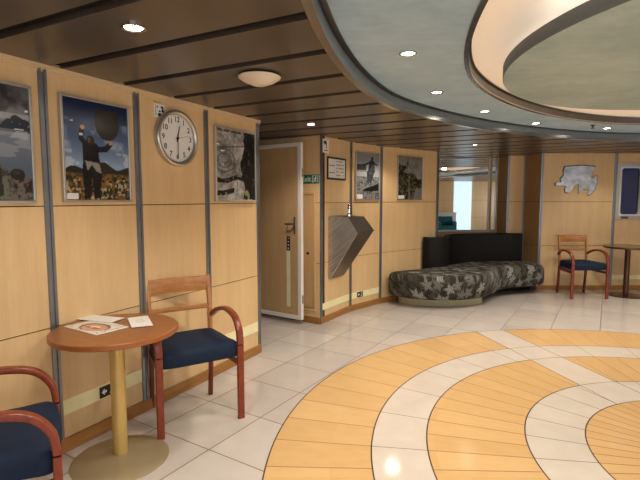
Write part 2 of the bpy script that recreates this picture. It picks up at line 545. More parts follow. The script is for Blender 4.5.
TH = R(90-27.3)
LW = WF((-.585, 4.44), ang=TH)
panel_wall('wall_left', LW, -8.6, 0, [-.735, -1.425, -2.06, -2.72, -3.38, -4.04, -4.7, -5.36, -6.0, -6.7, -7.4], (.765, 1.46))
for s in (-.735, -1.425, -2.06, -2.72, -3.38): strip_post(LW, s)
strip_post(LW, -.018, .036)
base('baseboard_left', LW, -8.6, 0, .085, .016)
for a, b in ((-2.69, -2.085), (-2.035, -1.45), (-1.4, -.76), (-.71, -.04)): glow_strip(LW, a, b, .228, .312)
mb = MB()
mb.sweep([(-8.6, 0, 0), (.02, 0, 0)], [(0, 2.196), (.006, 2.196), (.006, 2.206), (.012, 2.209), (.012, 2.218), (.02, 2.222), (.02, 2.235), (0, 2.235)], up=Vector((0, 0, 1)))
o = mb.build(trim_name(), M['molding'], smooth=20); LW.place(o, 0); struct(o)

P0, P1, P2, P3 = (0, 5.45), (.40, 6.10), (.86, 6.58), (1.86, 7.33)
DQ = (-1.66, 5.45+1.66*.557/.83)
DW = WF(DQ, P0); DL = (Vector(P0)-Vector(DQ)).length
F0, F1, F2 = WF(P0, P1), WF(P1, P2), WF(P2, P3)
L0, L1, L2 = [(Vector(b)-Vector(a)).length for a, b in ((P0, P1), (P1, P2), (P2, P3))]
ZB = (.735, 1.455)
panel_wall('wall_corridor', DW, -.2, DL, [], ZB)
panel_wall('wall_fountain', F0, .014, L0, [], ZB)
panel_wall('wall_gallery', F1, 0, L1, [], ZB)
panel_wall('wall_corner', F2, 0, L2, [], ZB)
strip_post(F0, .02, .04); strip_post(F1, 0, .046); strip_post(F2, 0, .046); strip_post(F2, L2-.02, .05)
for i, (nm, f, l) in enumerate((('baseboard_corridor', DW, DL), ('baseboard_fountain', F0, L0), ('baseboard_gallery', F1, L1), ('baseboard_corner', F2, L2))):
    base(nm, f, 0 if f is not DW else -.2, l, .08)
glow_strip(F0, .045, L0-.025, .165, .238); glow_strip(F1, .025, L1-.025, .165, .238)
# corridor end and the back of the left wall, out of sight
CW = WF((-3.4, 5.2), DQ); panel_wall('wall_corridor_end', CW, 0, (Vector(DQ)-Vector((-3.4, 5.2))).length, [], ZB)

# alcove with the mirrors and the stepped return
A0 = (2.04, 8.3)
AL = WF(P3, A0)
panel_wall('wall_alcove_left', AL, 0, (Vector(A0)-Vector(P3)).length, [], ZB, M['shade_panel'])
AB = WF((2.04, 8.3), ang=0); panel_wall('wall_alcove', AB, 0, 1.13, [], (.9,))
AR = WF((3.17, 8.3), (3.22, 8.0)); panel_wall('wall_return_dark', AR, 0, .303, [], ZB, M['shade_panel'])
AS = WF((3.22, 8.0), ang=0); panel_wall('wall_return', AS, 0, .296, [], ZB)
AT = WF((3.516, 8.0), (3.585, 7.58)); panel_wall('wall_return_side', AT, 0, .4256, [], ZB, M['shade_panel'])
strip_post(AS, .012, .03); strip_post(AS, .284, .03)
BW = WF((3.65, 7.58), ang=0)
WX0, WX1, WZ0, WZ1 = 1.24, 1.56, 1.25, 2.0          # pane opening, along the back wall
panel_wall('wall_back', BW, -.065, 5.0, [1.15, 2.4, 3.6], ZB, holes=[(WX0-.02, WX1+.02, WZ0-.02, WZ1+.02)])
strip_post(BW, -.045, .04); strip_post(BW, 1.15, .046); strip_post(BW, 2.4)
base('baseboard_back', BW, -.065, 5.0, .075)
base('baseboard_return', AS, 0, .296, .075)
glow_strip(BW, 1.17, 2.37, .18, .245)
# unseen sides of the room (the mirrors look at them)
RW = WF((8.2, 7.6), (8.2, -3.2)); panel_wall('wall_right', RW, -.1, 10.9, [1.2*k for k in range(1, 9)], ZB)
BK = WF((8.3, -3.0), (-4.7, -3.0)); panel_wall('wall_rear', BK, 0, 13, [1.2*k for k in range(1, 11)], ZB)

# window
mb = MB()
def plate_with_hole(mb, x0, x1, z0, z1, hx0, hx1, hz0, hz1, r, y0, y1):
    h = [( (hx0+hx1)/2 + a, (hz0+hz1)/2 + b) for a, b in rrect(hx1-hx0, hz1-hz0, r, 6)]
    o = []
    cx, cz = (hx0+hx1)/2, (hz0+hz1)/2
    for a, b in h:
        dx, dz = a-cx, b-cz
        k = min(((x1-cx) if dx > 0 else (x0-cx))/dx if abs(dx) > 1e-9 else 9e9, ((z1-cz) if dz > 0 else (z0-cz))/dz if abs(dz) > 1e-9 else 9e9)
        o.append((cx+dx*k, cz+dz*k))
    # snap outer corners
    for c in ((x0, z0), (x1, z0), (x0, z1), (x1, z1)):
        i = min(range(len(o)), key=lambda i: (o[i][0]-c[0])**2 + (o[i][1]-c[1])**2); o[i] = c
    n = len(h)
    for i in range(n):
        j = (i+1) % n
        mb.face([(o[i][0], y0, o[i][1]), (o[j][0], y0, o[j][1]), (h[j][0], y0, h[j][1]), (h[i][0], y0, h[i][1])])
        mb.face([(o[i][0], y1, o[i][1]), (o[j][0], y1, o[j][1]), (o[j][0], y0, o[j][1]), (o[i][0], y0, o[i][1])])
        mb.face([(h[i][0], y1, h[i][1]), (h[j][0], y1, h[j][1]), (h[j][0], y0, h[j][1]), (h[i][0], y0, h[i][1])])
        mb.face([(o[i][0], y1, o[i][1]), (o[j][0], y1, o[j][1]), (h[j][0], y1, h[j][1]), (h[i][0], y1, h[i][1])])
win = struct(bpy.data.objects.new('window_1', None)); COL.objects.link(win); BW.place(win, 0)
plate_with_hole(mb, 1.17, 1.72, 1.17, 2.085, WX0-.012, WX1+.012, WZ0-.012, WZ1+.012, .05, -.016, 0)
mb.build('window_frame', M['silver_frame'], win)
mb = MB()
plate_with_hole(mb, WX0-.022, WX1+.022, WZ0-.022, WZ1+.022, WX0, WX1, WZ0, WZ1, .045, -.024, .03)
mb.build('rim', M['white_rim'], win)
mb = MB(); mb.box(WX0-.01, WX1+.01, .03, .036, WZ0-.01, WZ1+.01)
mb.build('pane', M['glass'], win, smooth=0)
mb = MB(); mb.box(WX0+.02, WX0+.14, -.022, -.016, 1.18, 1.215, .004, 1); mb.build('catch', M['dark_steel'] if 'dark_steel' in M else M['chrome_dark'], win)

# ------------------------------------------------------------------ ceiling
def sup(cx, cy, a, b, deg, n):
    c, s = math.cos(R(deg)), math.sin(R(deg))
    def f(x, y):
        u = ((x-cx)*c + (y-cy)*s)/a; v = (-(x-cx)*s + (y-cy)*c)/b
        return abs(u)**n + abs(v)**n - 1
    return f
OUT = sup(2.656, 2.49, 3.98, 2.44, 58.1, 1.64)
OPN = sup(2.63, 2.47, 3.03, 1.77, 63.5, 1.73)
CC = (2.62, 2.46)
def ray_r(f, a, c=CC):
    lo, hi = 0., 9.
    for _ in range(50):
        m = (lo+hi)/2
        if f(c[0]+m*math.cos(a), c[1]+m*math.sin(a)) < 0: lo = m
        else: hi = m
    return lo
NA = 160
AN = [2*PI*k/NA for k in range(NA)]
def curve(f, z, dr=0.): return [(CC[0]+(ray_r(f, a)+dr)*math.cos(a), CC[1]+(ray_r(f, a)+dr)*math.sin(a), z) for a in AN]
# planks, broken by the oval
d2 = Vector((LW.d.x, LW.d.y)); n2 = Vector((LW.n.x, LW.n.y)); w0 = Vector((LW.a.x, LW.a.y))
def xy(s, n): v = w0 + d2*s + n2*n; return v.x, v.y
def oval_span(s):
    ns = [-3 + .02*k for k in range(700)]
    ins = [n for n in ns if OUT(*xy(s, n)) < 0]
    if not ins: return None
    out = []
    for a, sg in ((ins[0], -1), (ins[-1], 1)):
        lo, hi = a, a + sg*.02
        for _ in range(30):
            m = (lo+hi)/2
            if OUT(*xy(s, m)) < 0: lo = m
            else: hi = m
        out.append(lo)
    return out
mb = MB()
N0, N1 = -3.5, 12.
def slice_(s0, s1, z):
    a, b = oval_span(s0), oval_span(s1)
    if a is None and b is None:
        mb.face([(*xy(s0, N0), z), (*xy(s1, N0), z), (*xy(s1, N1), z), (*xy(s0, N1), z)]); return
    if a is None: a = [sum(b)/2]*2
    if b is None: b = [sum(a)/2]*2
    mb.face([(*xy(s0, N0), z), (*xy(s1, N0), z), (*xy(s1, b[0]), z), (*xy(s0, a[0]), z)])
    mb.face([(*xy(s0, a[1]), z), (*xy(s1, b[1]), z), (*xy(s1, N1), z), (*xy(s0, N1), z)])
def lip(s):
    a = oval_span(s)
    for n0, n1 in ([(N0, N1)] if a is None else [(N0, a[0]), (a[1], N1)]):
        mb.face([(*xy(s, n0), CZ), (*xy(s, n1), CZ), (*xy(s, n1), CZ+.03), (*xy(s, n0), CZ+.03)])
GAP = .215
for k in range(-19, 18):
    g0 = GAP + .44*k
    mb.mi = 0
    e = [g0+.036 + (.44-.072)*q/5 for q in range(6)]
    for p, q in zip(e, e[1:]): slice_(p, q, CZ)
    lip(e[0]); lip(e[-1])
    mb.mi = 1
    slice_(g0-.036, g0+.036, CZ+.03)
struct(mb.build('ceiling', [M['plank'], M['plank_gap']], smooth=0, weld=False))
# grey-green ring, its edge band and trims
ZR = 2.33
mb = MB(); A = curve(OUT, ZR, .01); B = curve(OPN, ZR)
for k in range(NA):
    j = (k+1) % NA; mb.face([A[k], A[j], B[j], B[k]])
struct(mb.build('ceiling', M['ring'], smooth=0))
def band(f, z0, z1, mat, dr=0.):
    mb = MB(); a = curve(f, z0, dr); b = curve(f, z1, dr)
    for k in range(NA):
        j = (k+1) % NA; mb.face([a[k], a[j], b[j], b[k]])
    return struct(mb.build(trim_name(), mat, smooth=60))
band(OUT, CZ, ZR+.005, M['disc_edge'], .004)
def rim(f, z, prof, mat):
    mb = MB(); mb.sweep(curve(f, z), prof, closed=True)
    return struct(mb.build(trim_name(), mat, smooth=40))
rim(OUT, CZ, [(-.006, -.008), (.034, -.008), (.04, .0), (.03, .004), (0, .004), (-.006, .03)], M['bronze'])
rim(OUT, ZR-.006, [(-.03, 0), (.0, -.004), (.0, .008), (-.03, .008)], M['chrome_dark'])
rim(OPN, ZR, [(-.008, -.008), (.02, -.008), (.024, .004), (-.008, .004)], M['bronze'])
band(OPN, ZR, ZR+.075, M['chrome_dark'], -.004)
rim(OPN, ZR+.07, [(-.02, -.004), (.006, -.004), (.006, .004), (-.02, .004)], M['bronze'])
# peach dome
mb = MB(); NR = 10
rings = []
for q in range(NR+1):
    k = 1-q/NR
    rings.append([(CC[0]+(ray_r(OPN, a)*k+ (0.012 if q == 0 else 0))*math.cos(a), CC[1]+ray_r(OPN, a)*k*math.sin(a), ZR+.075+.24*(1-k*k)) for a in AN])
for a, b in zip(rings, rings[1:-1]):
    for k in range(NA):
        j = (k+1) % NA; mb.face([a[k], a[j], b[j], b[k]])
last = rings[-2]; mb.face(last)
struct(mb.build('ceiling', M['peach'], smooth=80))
# hung disc
dc = thing('ceiling_disc', 'large round grey-green disc hung below the peach dome', 'ceiling panel', (2.55, 2.385, 2.228))
mb = MB(); mb.lathe([(0, 0), (1.0, 0), (1.5, 0), (1.522, .004)], 128); mb.build('panel', M['disc'], dc, smooth=60)
mb = MB(); mb.lathe([(1.522, .004), (1.526, .01), (1.526, .072), (1.50, .078), (0, .078)], 128); mb.build('rim', M['disc_edge'], dc, smooth=40)
mb = MB(); mb.lathe([(.0, .07), (.03, .07), (.03, .43), (0, .43)], 16); mb.build('hanger', M['chrome'], dc)

# ------------------------------------------------------------------ armchairs
def make_armchair(label):
    t = thing('armchair', label, 'chair', group='blue armchairs')
    W = .268
    mb = MB()
    out = [(.246, -.24), (.25, -.1), (.238, .1), (.205, .215), (0, .225), (-.205, .215), (-.238, .1), (-.25, -.1), (-.246, -.24), (0, -.258)]
    sp = spline([(x, y, 0) for x, y in out], 6, True)
    c = Vector((0, -.02, 0))
    lay = [(.985, .440), (1.0, .447), (1.0, .50), (.985, .522), (.93, .537), (.75, .547), (.4, .553)]
    rg = [[mb.bm.verts.new(((p.x-c.x)*k+c.x, (p.y-c.y)*k+c.y, z)) for p in sp] for k, z in lay]
    n = len(sp)
    for a, b in zip(rg, rg[1:]):
        for k in range(n): mb.bm.faces.new([a[k], a[(k+1) % n], b[(k+1) % n], b[k]])
    mb.bm.faces.new(rg[0][::-1]); mb.bm.faces.new(rg[-1])
    mb.build('seat', M['navy'], t, smooth=50)
    fr = MB(); fr.box(-.25, .25, -.06, -.04, .405, .442, .003, 1); fr.build('front_rail', M['leg_wood'], t)
    fr = MB(); fr.box(-.205, .205, .19, .212, .39, .442, .003, 1); fr.build('rear_rail', M['leg_wood'], t)
    for s in (-1, 1):
        mb = MB()
        prof = [(a, b) for a, b in rrect(.030, .044, .008, 3)]
        # front leg
        mb.sweep([(s*W, -.243, .43), (s*W, -.243, .25), (s*W, -.243, 0)], rrect(.045, .03, .007, 3), up=Vector((0, .01, 1)).normalized())
        mb.build('leg', M['arm_wood'], t)
        # back post
        mb = MB()
        path = spline([(s*.217, .25, 0), (s*.217, .225, .22), (s*.218, .212, .45)], 5)
        mb.sweep(path, rrect(.03, .038, .007, 3), up=Vector((0, 1, 0)))
        mb.build('leg', M['leg_wood'], t)
        mb = MB()
        mb.sweep(spline([(s*.218, .212, .44), (s*.218, .228, .66), (s*.219, .265, .93)], 8), rrect(.028, .036, .007, 3), up=Vector((0, 1, 0)))
        mb.build('back_post', M['rail_wood'], t)
        # arm, bent down into the front leg
        mb = MB()
        path = spline([(s*.225, .235, .625), (s*.25, .15, .682), (s*W, .04, .711), (s*W, -.07, .71), (s*W, -.165, .683), (s*W, -.226, .615), (s*W, -.243, .54), (s*W, -.243, .48), (s*W, -.243, .42)], 7)
        mb.sweep(path, rrect(.045, .03, .007, 3), up=Vector((1, 0, 0)) if False else Vector((0, 0.01, 1)).normalized())
        mb.build('armrest', M['arm_wood'], t, smooth=50)
        # side rail
        mb = MB()
        mb.sweep([(s*.255, -.235, .395), (s*.222, .225, .40)], rrect(.02, .035, .004, 2)); mb.build('side_rail', M['leg_wood'], t)
    mb = MB()
    def arc(z, y, b, n=12): return [(-.212 + .424*k/n, y + b*(1-(2*k/n-1)**2), z) for k in range(n+1)]
    mb.sweep(arc(.872, .252, .02), rrect(.02, .108, .006, 3)); mb.build('backrest', M['rail_wood'], t)
    mb = MB(); mb.sweep(arc(.70, .228, .014), rrect(.016, .034, .005, 3)); mb.build('back_rail', M['rail_wood'], t)
    return t

ch = make_armchair('blue-seated armchair standing against the maple wall behind the brass-stem table')
ch.location = (-.898, 3.132, 0); ch.rotation_euler = (0, 0, R(32))
c2 = copy_tree(ch); c2['label'] = 'blue-seated armchair cut by the left edge, facing the brass-stem table'
c2.location = (-1.362, 1.82, 0); c2.rotation_euler = (0, 0, R(120))
c3 = copy_tree(ch); c3['label'] = 'blue-seated armchair under the silver wall cut-out beside the dark table'
c3.location = (4.035, 7.10, 0); c3.rotation_euler = (0, 0, R(2))

# ------------------------------------------------------------------ round tables
def make_table(label, top, edge, stem, foot):
    t = thing('round_table', label, 'table', group='round pedestal tables')
    mb = MB(); mb.lathe([(0, .775), (.31, .775), (.333, .7745)], 72); mb.build('tabletop', top, t)
    mb = MB(); mb.lathe([(.333, .7745), (.338, .771), (.339, .748), (.334, .744), (0, .744)], 72); mb.build('edge_band', edge, t)
    mb = MB(); mb.lathe([(0, .744), (.05, .744), (.05, .735), (.040, .731), (.040, .030)], 40); mb.build('stem', stem, t)
    mb = MB(); mb.lathe([(.0, .040), (.05, .038), (.15, .024), (.235, .010), (.258, .006), (.266, .003), (.266, 0), (0, 0)], 72); mb.build('foot', foot, t)
    return t
tb = make_table('round wooden table with a brass stem and brochures on it', M['table_wood'], M['table_edge'], M['brass'], M['base_metal'])
tb.location = (-1.155, 2.565, 0)
t2 = make_table('dark round table at the right edge near the window', M['dark_wood'], M['dark_brown'], M['dark_brown'], M['dark_brown'])
t2.location = (4.77, 7.13, 0)

# papers on the near table
def sheet(name, pts, z, label, cat, th=.0016):
    pts[:] = [(x*.986, y*.986) for x, y in pts]
    cx = sum(p[0] for p in pts)/len(pts); cy = sum(p[1] for p in pts)/len(pts)
    t = thing(name, label, cat, (cx, cy, z))
    mb = MB(); mb.slab([(x-cx, y-cy) for x, y in pts], 0, th); mb.build('sheet', M['paper'], t, smooth=0)
    return t, cx, cy
mg = [(-1.477, 2.616), (-1.213, 2.452), (-1.103, 2.612), (-1.367, 2.776)]
t, cx, cy = sheet('magazine', mg, .7752, 'open white magazine with a round pink and dark picture on its page', 'magazine', .003)
cv = Canvas(60, 44, 3); cv.put(np.ones((44, 60)), (226, 222, 216))
cv.put(cv.ell(.52, .44, .36, .38), (96, 66, 56)); cv.put(cv.ell(.55, .40, .30, .32), (206, 150, 128)); cv.put(cv.ell(.52, .46, .13, .11), (236, 200, 184))
cv.put(cv.ell(.62, .36, .12, .08), (176, 104, 92)); cv.put(cv.ell(.40, .34, .06, .05), (120, 74, 64)); cv.put(cv.noise(9, 7) > .58, (190, 160, 146), .35)
cv.put((cv.v > .86), (214, 210, 206)); cv.put((cv.u > .9) & (cv.noise(10, 20) > .55), (120, 120, 124), .6)
a, b, c_, d_ = [Vector((x-cx, y-cy, .0034)) for x, y in mg]
me = print_mesh(cv, 1, 1, 0, 0, 0)
for v in me.vertices:
    u_, w_ = .03+.94*v.co.x, .04+.92*v.co.z
    v.co = (a*(1-u_)+b*u_)*(1-w_) + (d_*(1-u_)+c_*u_)*w_
link('printed_page', me, t, [M['print']])
sh = [(-1.50, 2.774), (-1.457, 2.886), (-1.205, 2.80), (-1.236, 2.69)]
t, cx, cy = sheet('folded_leaflet', sh, .7792, 'plain white sheet lying at the back of the table on the magazine', 'leaflet', .002)
lf = [(-1.18, 2.784), (-1.081, 2.852), (-.968, 2.63), (-1.075, 2.585)]
t, cx, cy = sheet('leaflet_card', lf, .7792, 'small white square card at the right of the papers', 'leaflet', .004)
mb = MB()
ctr = Vector((0, 0, .0043)); ux = Vector((.099, .068, 0)).normalized(); uy = Vector((-.1, .2, 0)).normalized()
for k in range(3): 
    q = ctr + uy*(.03-.03*k); w_ = (.02, .03, .024)[k]
    mb.face([q-ux*w_-uy*.003, q+ux*w_-uy*.003, q+ux*w_+uy*.003, q-ux*w_+uy*.003])
mb.build('printed_lines', plain('grey_print', hx(170, 172, 178), .6), t, smooth=0)

# ------------------------------------------------------------------ framed pictures
def picture(wf, s0, s1, z0, z1, cv, label, tagcard=None, frame=.014, depth=.028, cardmat=None):
    w, h = s1-s0, z1-z0
    t = thing('framed_picture', label, 'picture', group='framed photographs')
    wf.place(t, s0, z0)
    mb = MB(); f = frame
    mb.box(0, w, -depth, 0, 0, f, .002, 1); mb.box(0, w, -depth, 0, h-f, h, .002, 1)
    mb.box(0, f, -depth, 0, f, h-f, .002, 1); mb.box(w-f, w, -depth, 0, f, h-f, .002, 1)
    mb.build('frame', M['silver_frame'], t)
    link('print', print_mesh(cv, w-2*f+.004, h-2*f+.004, f-.002, f-.002, -depth+.010), t, [M['print']])
    mb = MB(); mb.box(f, w-f, -depth+.011, -.001, f, h-f); mb.build('backing', M['black'], t, smooth=0)
    if tagcard:
        x, z, a, b = tagcard
        mb = MB(); mb.box(x, x+a, -depth+.006, -depth+.010, z, z+b); mb.build('caption_card', M['paper'], t, smooth=0)
    return t

def pic_mountain():
    cv = Canvas(96, 124, 11); n = cv.noise(5, 6, 4); n2 = cv.noise(16, 20, 3)
    cv.c = cv.grad((128, 130, 136), (84, 84, 88), .72, 1.)
    cv.put((n-.45)*4*(cv.v > .76), (52, 52, 56)); cv.put((cv.noise(5, 7, 3)-.56)*4*(cv.v > .72), (176, 178, 184), .8)
    cv.put((cv.v > .70) & (cv.v < .755), (190, 190, 192), .55)
    rid = .70 + .035*np.sin(cv.u*15+1.2) + .06*(cv.noise(12, 1, 3)-.5)
    cv.put((cv.v < rid) & (cv.v > .5), (36, 44, 60)); cv.put((cv.v < rid) & (cv.v > rid-.06) & (n2 > .6), (170, 178, 190), .7)
    cv.put(cv.v < .60, cv.grad((96, 110, 128), (128, 136, 148), .26, .6)); cv.put((cv.noise(2, 14) > .56) & (cv.v < .62), (178, 184, 190), .5)
    cv.put(cv.poly([(.78, .55), (.86, .61), (.97, .61), (.97, .54)]), (186, 194, 204), .7)
    cv.put(cv.v < .22 + .015*np.sin(cv.u*24), (84, 78, 76)); cv.put((cv.v < .22) & (n2 > .52), (118, 110, 104), .8); cv.put((cv.v < .22) & (n2 < .44), (44, 40, 38), .8)
    cv.put(cv.ell(.84, .235, .075, .05), (50, 52, 46)); cv.put(cv.ell(.83, .25, .04, .02), (74, 76, 66), .7)
    cv.put(cv.poly([(.60, .02), (.62, .28), (.68, .31), (.735, .27), (.76, .02)]), (112, 112, 98)); cv.put(cv.poly([(.60, .02), (.62, .28), (.68, .31), (.70, .05)]), (52, 54, 46)); cv.put((cv.u > .6) & (cv.u < .76) & (cv.v < .28) & (n2 > .6), (60, 60, 52), .7)
    cv.put(cv.ell(.965, .79, .02, .007), (250, 250, 250)); cv.put(cv.ell(.88, .625, .05, .005), (236, 236, 236))
    return cv
def pic_drum():
    cv = Canvas(100, 132, 5); n = cv.noise(5, 6, 4); n2 = cv.noise(24, 30, 2)
    cv.c = cv.grad((150, 176, 206), (14, 30, 66), .36, .95, .8)
    cv.put((n-.5)*4*(cv.v < .8), (206, 214, 226), .55*1.0); cv.put((cv.v < .5) & (n > .47), (222, 222, 224), .5)
    hill = .37 - .07*np.abs(cv.u-.62)*1.6 + .03*np.sin(cv.u*14)
    cv.put(cv.v < hill, (52, 50, 46)); cv.put(cv.v < .26 + .03*n, (84, 74, 50))
    cv.put((cv.v < .27) & (n2 > .58), (150, 102, 52), .8); cv.put((cv.v < .25) & (n2 < .42), (44, 46, 26), .9); cv.put((cv.v < .22) & (cv.noise(28, 34, 2) > .64), (206, 190, 160), .8)
    # figure seen from behind, arms up to a big dark round drum
    cv.put(cv.ell(.655, .77, .185, .15) | cv.poly([(.49, .93), (.82, .93), (.838, .90), (.84, .78), (.47, .78), (.472, .90)]), (40, 38, 34))
    cv.put(cv.ell(.65, .80, .16, .10), (50, 47, 42), .5)
    cv.put(cv.limb([(.33, .55), (.25, .62), (.27, .71)], .035), (30, 32, 38)); cv.put(cv.ell(.28, .725, .032, .022), (176, 140, 118)); cv.put(cv.ell(.255, .655, .03, .014), (220, 220, 220))
    cv.put(cv.limb([(.48, .52), (.62, .53), (.69, .585)], .04), (28, 30, 36)); cv.put(cv.ell(.70, .60, .032, .022), (180, 140, 116))
    cv.put(cv.poly([(.27, .58), (.36, .61), (.5, .57), (.52, .38), (.27, .38)]), (26, 28, 34)); cv.put(cv.ell(.39, .60, .06, .055), (44, 36, 32)); cv.put(cv.ell(.37, .605, .025, .03), (120, 90, 76), .7)
    cv.put(cv.poly([(.27, .42), (.53, .40), (.55, .27), (.50, .02), (.41, .02), (.40, .25), (.36, .02), (.27, .02), (.26, .3)]), (34, 34, 38))
    cv.put(cv.poly([(.30, .40), (.51, .38), (.54, .28), (.46, .30), (.40, .36), (.33, .30)]), (186, 180, 170), .8)
    cv.put(cv.ell(.13, .775, .018, .006), (250, 250, 250))
    return cv
def pic_bark():
    cv = Canvas(92, 128, 8); n = cv.noise(5, 7, 4); n2 = cv.noise(16, 24, 3)
    g = 150 + 120*(n-.5) + 70*(n2-.5)
    cv.c = np.repeat((g/255)[..., None], 3, 2)*np.array([1, .985, .955])
    w_ = .60 + .05*np.sin(cv.v*9) + .10*(n-.5)
    cv.put(np.abs(cv.u-.46-.05*np.sin(cv.v*7)) < .008, (92, 88, 84), .8)
    e = np.sqrt(((cv.u-.2)/.26)**2+((cv.v-.56)/.16)**2)
    cv.put((np.abs(e-1) < .05) | (np.abs(e-.62) < .05), (84, 80, 76), .7); cv.put((e < .62) & (n2 > .52), (86, 82, 76), .7)
    cv.put(np.abs(cv.v-.72-.1*cv.u) < .01, (70, 66, 62), .7)
    dk = cv.u > w_+.06
    cv.put(dk, (24, 26, 26)); cv.put(dk & (n2 > .64), (74, 76, 72), .6)
    cv.put((np.abs(cv.v-.30+.03*np.sin(cv.u*9)) < .035) & (n2 > .36) & ~dk, (30, 27, 26), .95); cv.put((np.abs(cv.v-.135+.03*np.sin(cv.u*6+1)) < .035) & (cv.u < .44) & (n2 > .33), (34, 32, 30), .95)
    cv.put(cv.ell(.74, .07, .1, .08) & (n2 > .45), (150, 140, 96), .9); cv.put((cv.v > .95) & (n2 > .45), (60, 58, 54), .8)
    cv.put(cv.ell(.05, .77, .05, .008), (250, 250, 250)); cv.put(cv.ell(.16, .69, .05, .008), (240, 240, 240))
    return cv
def pic_beach():
    cv = Canvas(80, 116, 9); n = cv.noise(5, 7, 3); n2 = cv.noise(22, 34, 2)
    cv.c = cv.grad((150, 152, 156), (126, 128, 132), .5, 1.)
    cv.put(cv.v < .68, (152, 154, 158)); cv.put((cv.v < .76) & (cv.u < .42) & (cv.v > .6), (64, 66, 68)); cv.put((cv.v > .5) & (cv.v < .64), (178, 180, 182), .6)
    cv.put(cv.v < .5, (112, 113, 114)); cv.put((cv.v < .5) & (n2 > .53), (140, 140, 140), .7); cv.put((cv.v < .5) & (n2 < .43), (70, 70, 72), .7)
    cv.put(cv.ell(.68, .895, .05, .045), (44, 44, 46)); cv.put(cv.poly([(.56, .84), (.66, .87), (.78, .83), (.8, .6), (.74, .58), (.62, .58), (.5, .62)]), (46, 48, 50))
    cv.put(cv.limb([(.56, .8), (.4, .76), (.3, .75)], .03), (46, 48, 50)); cv.put(cv.limb([(.76, .8), (.9, .76)], .028), (46, 48, 50))
    cv.put(cv.poly([(.44, .62), (.78, .62), (.7, .45), (.62, .36), (.57, .36), (.56, .5), (.53, .33), (.48, .33)]), (58, 60, 62))
    cv.put(cv.poly([(.24, .2), (.4, .25), (.7, .3), (.98, .37), (.98, .2), (.6, .18)]), (28, 28, 30)); cv.put((cv.u > .55) & (cv.v > .55) & (n > .5), (168, 168, 170), .2)
    return cv
def pic_cliff():
    cv = Canvas(80, 116, 10); n = cv.noise(6, 8, 4); n2 = cv.noise(16, 24, 3)
    cv.c = cv.grad((150, 147, 140), (120, 118, 114), .4, 1.); cv.put((n-.5)*3, (92, 90, 86), .8)
    cv.put(cv.v < .3, (112, 112, 108), .8)
    cl = cv.poly([(0, .86), (.12, .8), (.3, .78), (.42, .72), (.5, .66), (.66, .6), (.8, .48), (.98, .5), (.98, .3), (.86, .26), (.74, .3), (.66, .1), (.6, 0), (0, 0)])
    cv.put(cl, (58, 58, 44)); cv.put(cl & (n2 > .55), (98, 94, 74), .8); cv.put(cl & (n2 < .44), (28, 28, 22), .85)
    cv.put(cv.limb([(.4, .98), (.38, .7)], .012) | cv.limb([(.38, .9), (.5, .7)], .01) | cv.limb([(.38, .86), (.24, .72)], .01), (30, 30, 28))
    cv.put(cv.poly([(.2, .64), (.42, .77), (.56, .62), (.4, .6)]), (168, 164, 152), .6); cv.put((cv.u > .42) & (cv.u < .5) & (cv.v < .55) & cl, (150, 146, 132), .5)
    return cv
picture(LW, -2.66, -2.135, 1.478, 2.098, pic_mountain(), 'lake and mountain photo cut by the left edge of the view')
picture(LW, -1.975, -1.50, 1.481, 2.10, pic_drum(), 'blue-sky photo of a figure holding up a dark round drum', (.018, .018, .072, .036))
picture(LW, -.645, -.072, 1.478, 2.105, pic_bark(), 'grey close-up photo with dark right side, next to the wall clock')
picture(F1, .085, .605, 1.485, 2.118, pic_beach(), 'grey photo of a person standing on a pebble beach', (.02, .018, .12, .06), .010)
picture(F2, .315, .855, 1.485, 2.122, pic_cliff(), 'dark photo of a mossy cliff, rightmost of the framed photographs', (.02, .018, .12, .05), .008)

# ------------------------------------------------------------------ clock
ck = thing('wall_clock', 'round silver wall clock showing half past twelve', 'clock'); LW.place(ck, -1.07, 1.947)
mb = MB(); mb.lathe([(.205, 0), (.207, .02), (.204, .036), (.196, .042), (.186, .042), (.176, .036), (.172, .028), (.172, .02)], 72, axis='Y'); mb.build('rim', M['clock_rim'], ck, smooth=50)
mb = MB(); mb.lathe([(0, .022), (.17, .022), (.17, .0), (0, 0)], 72, axis='Y'); mb.build('dial', M['paper'], ck)
mb = MB()
for k in range(1, 13):
    a = R(90-30*k); mb.text(str(k), .054, (.136*math.cos(a), -.0226, .136*math.sin(a)))
for k in range(60):
    if k % 5:
        a = R(6*k); c_, s_ = math.cos(a), math.sin(a)
        mb.prism([(x*c_-z*s_, x*s_+z*c_) for x, z in ((.157, -.001), (.166, -.001), (.166, .001), (.157, .001))], -.023, -.022)
mb.build('numerals', M['black'], ck, smooth=0)
def hand(name, ang, ln, w, y, tail=.025, mat='black'):
    mb = MB(); c, s = math.cos(R(90-ang)), math.sin(R(90-ang))
    pts = [(-tail, -w*.8), (ln, -w*.5), (ln+w, 0), (ln, w*.5), (-tail, w*.8)]
    mb.prism([(x*c - z*s, x*s + z*c) for x, z in pts], -y-.001, -y)
    mb.build(name, M[mat], ck, smooth=0)
hand('hour_hand', 15, .092, .006, .026); hand('minute_hand', 180, .135, .0045, .029); hand('second_hand', 76, .13, .0014, .032, .04)
mb = MB(); mb.lathe([(0, .036), (.008, .035), (.009, .022)], 20, axis='Y'); mb.build('hub', M['black'], ck)

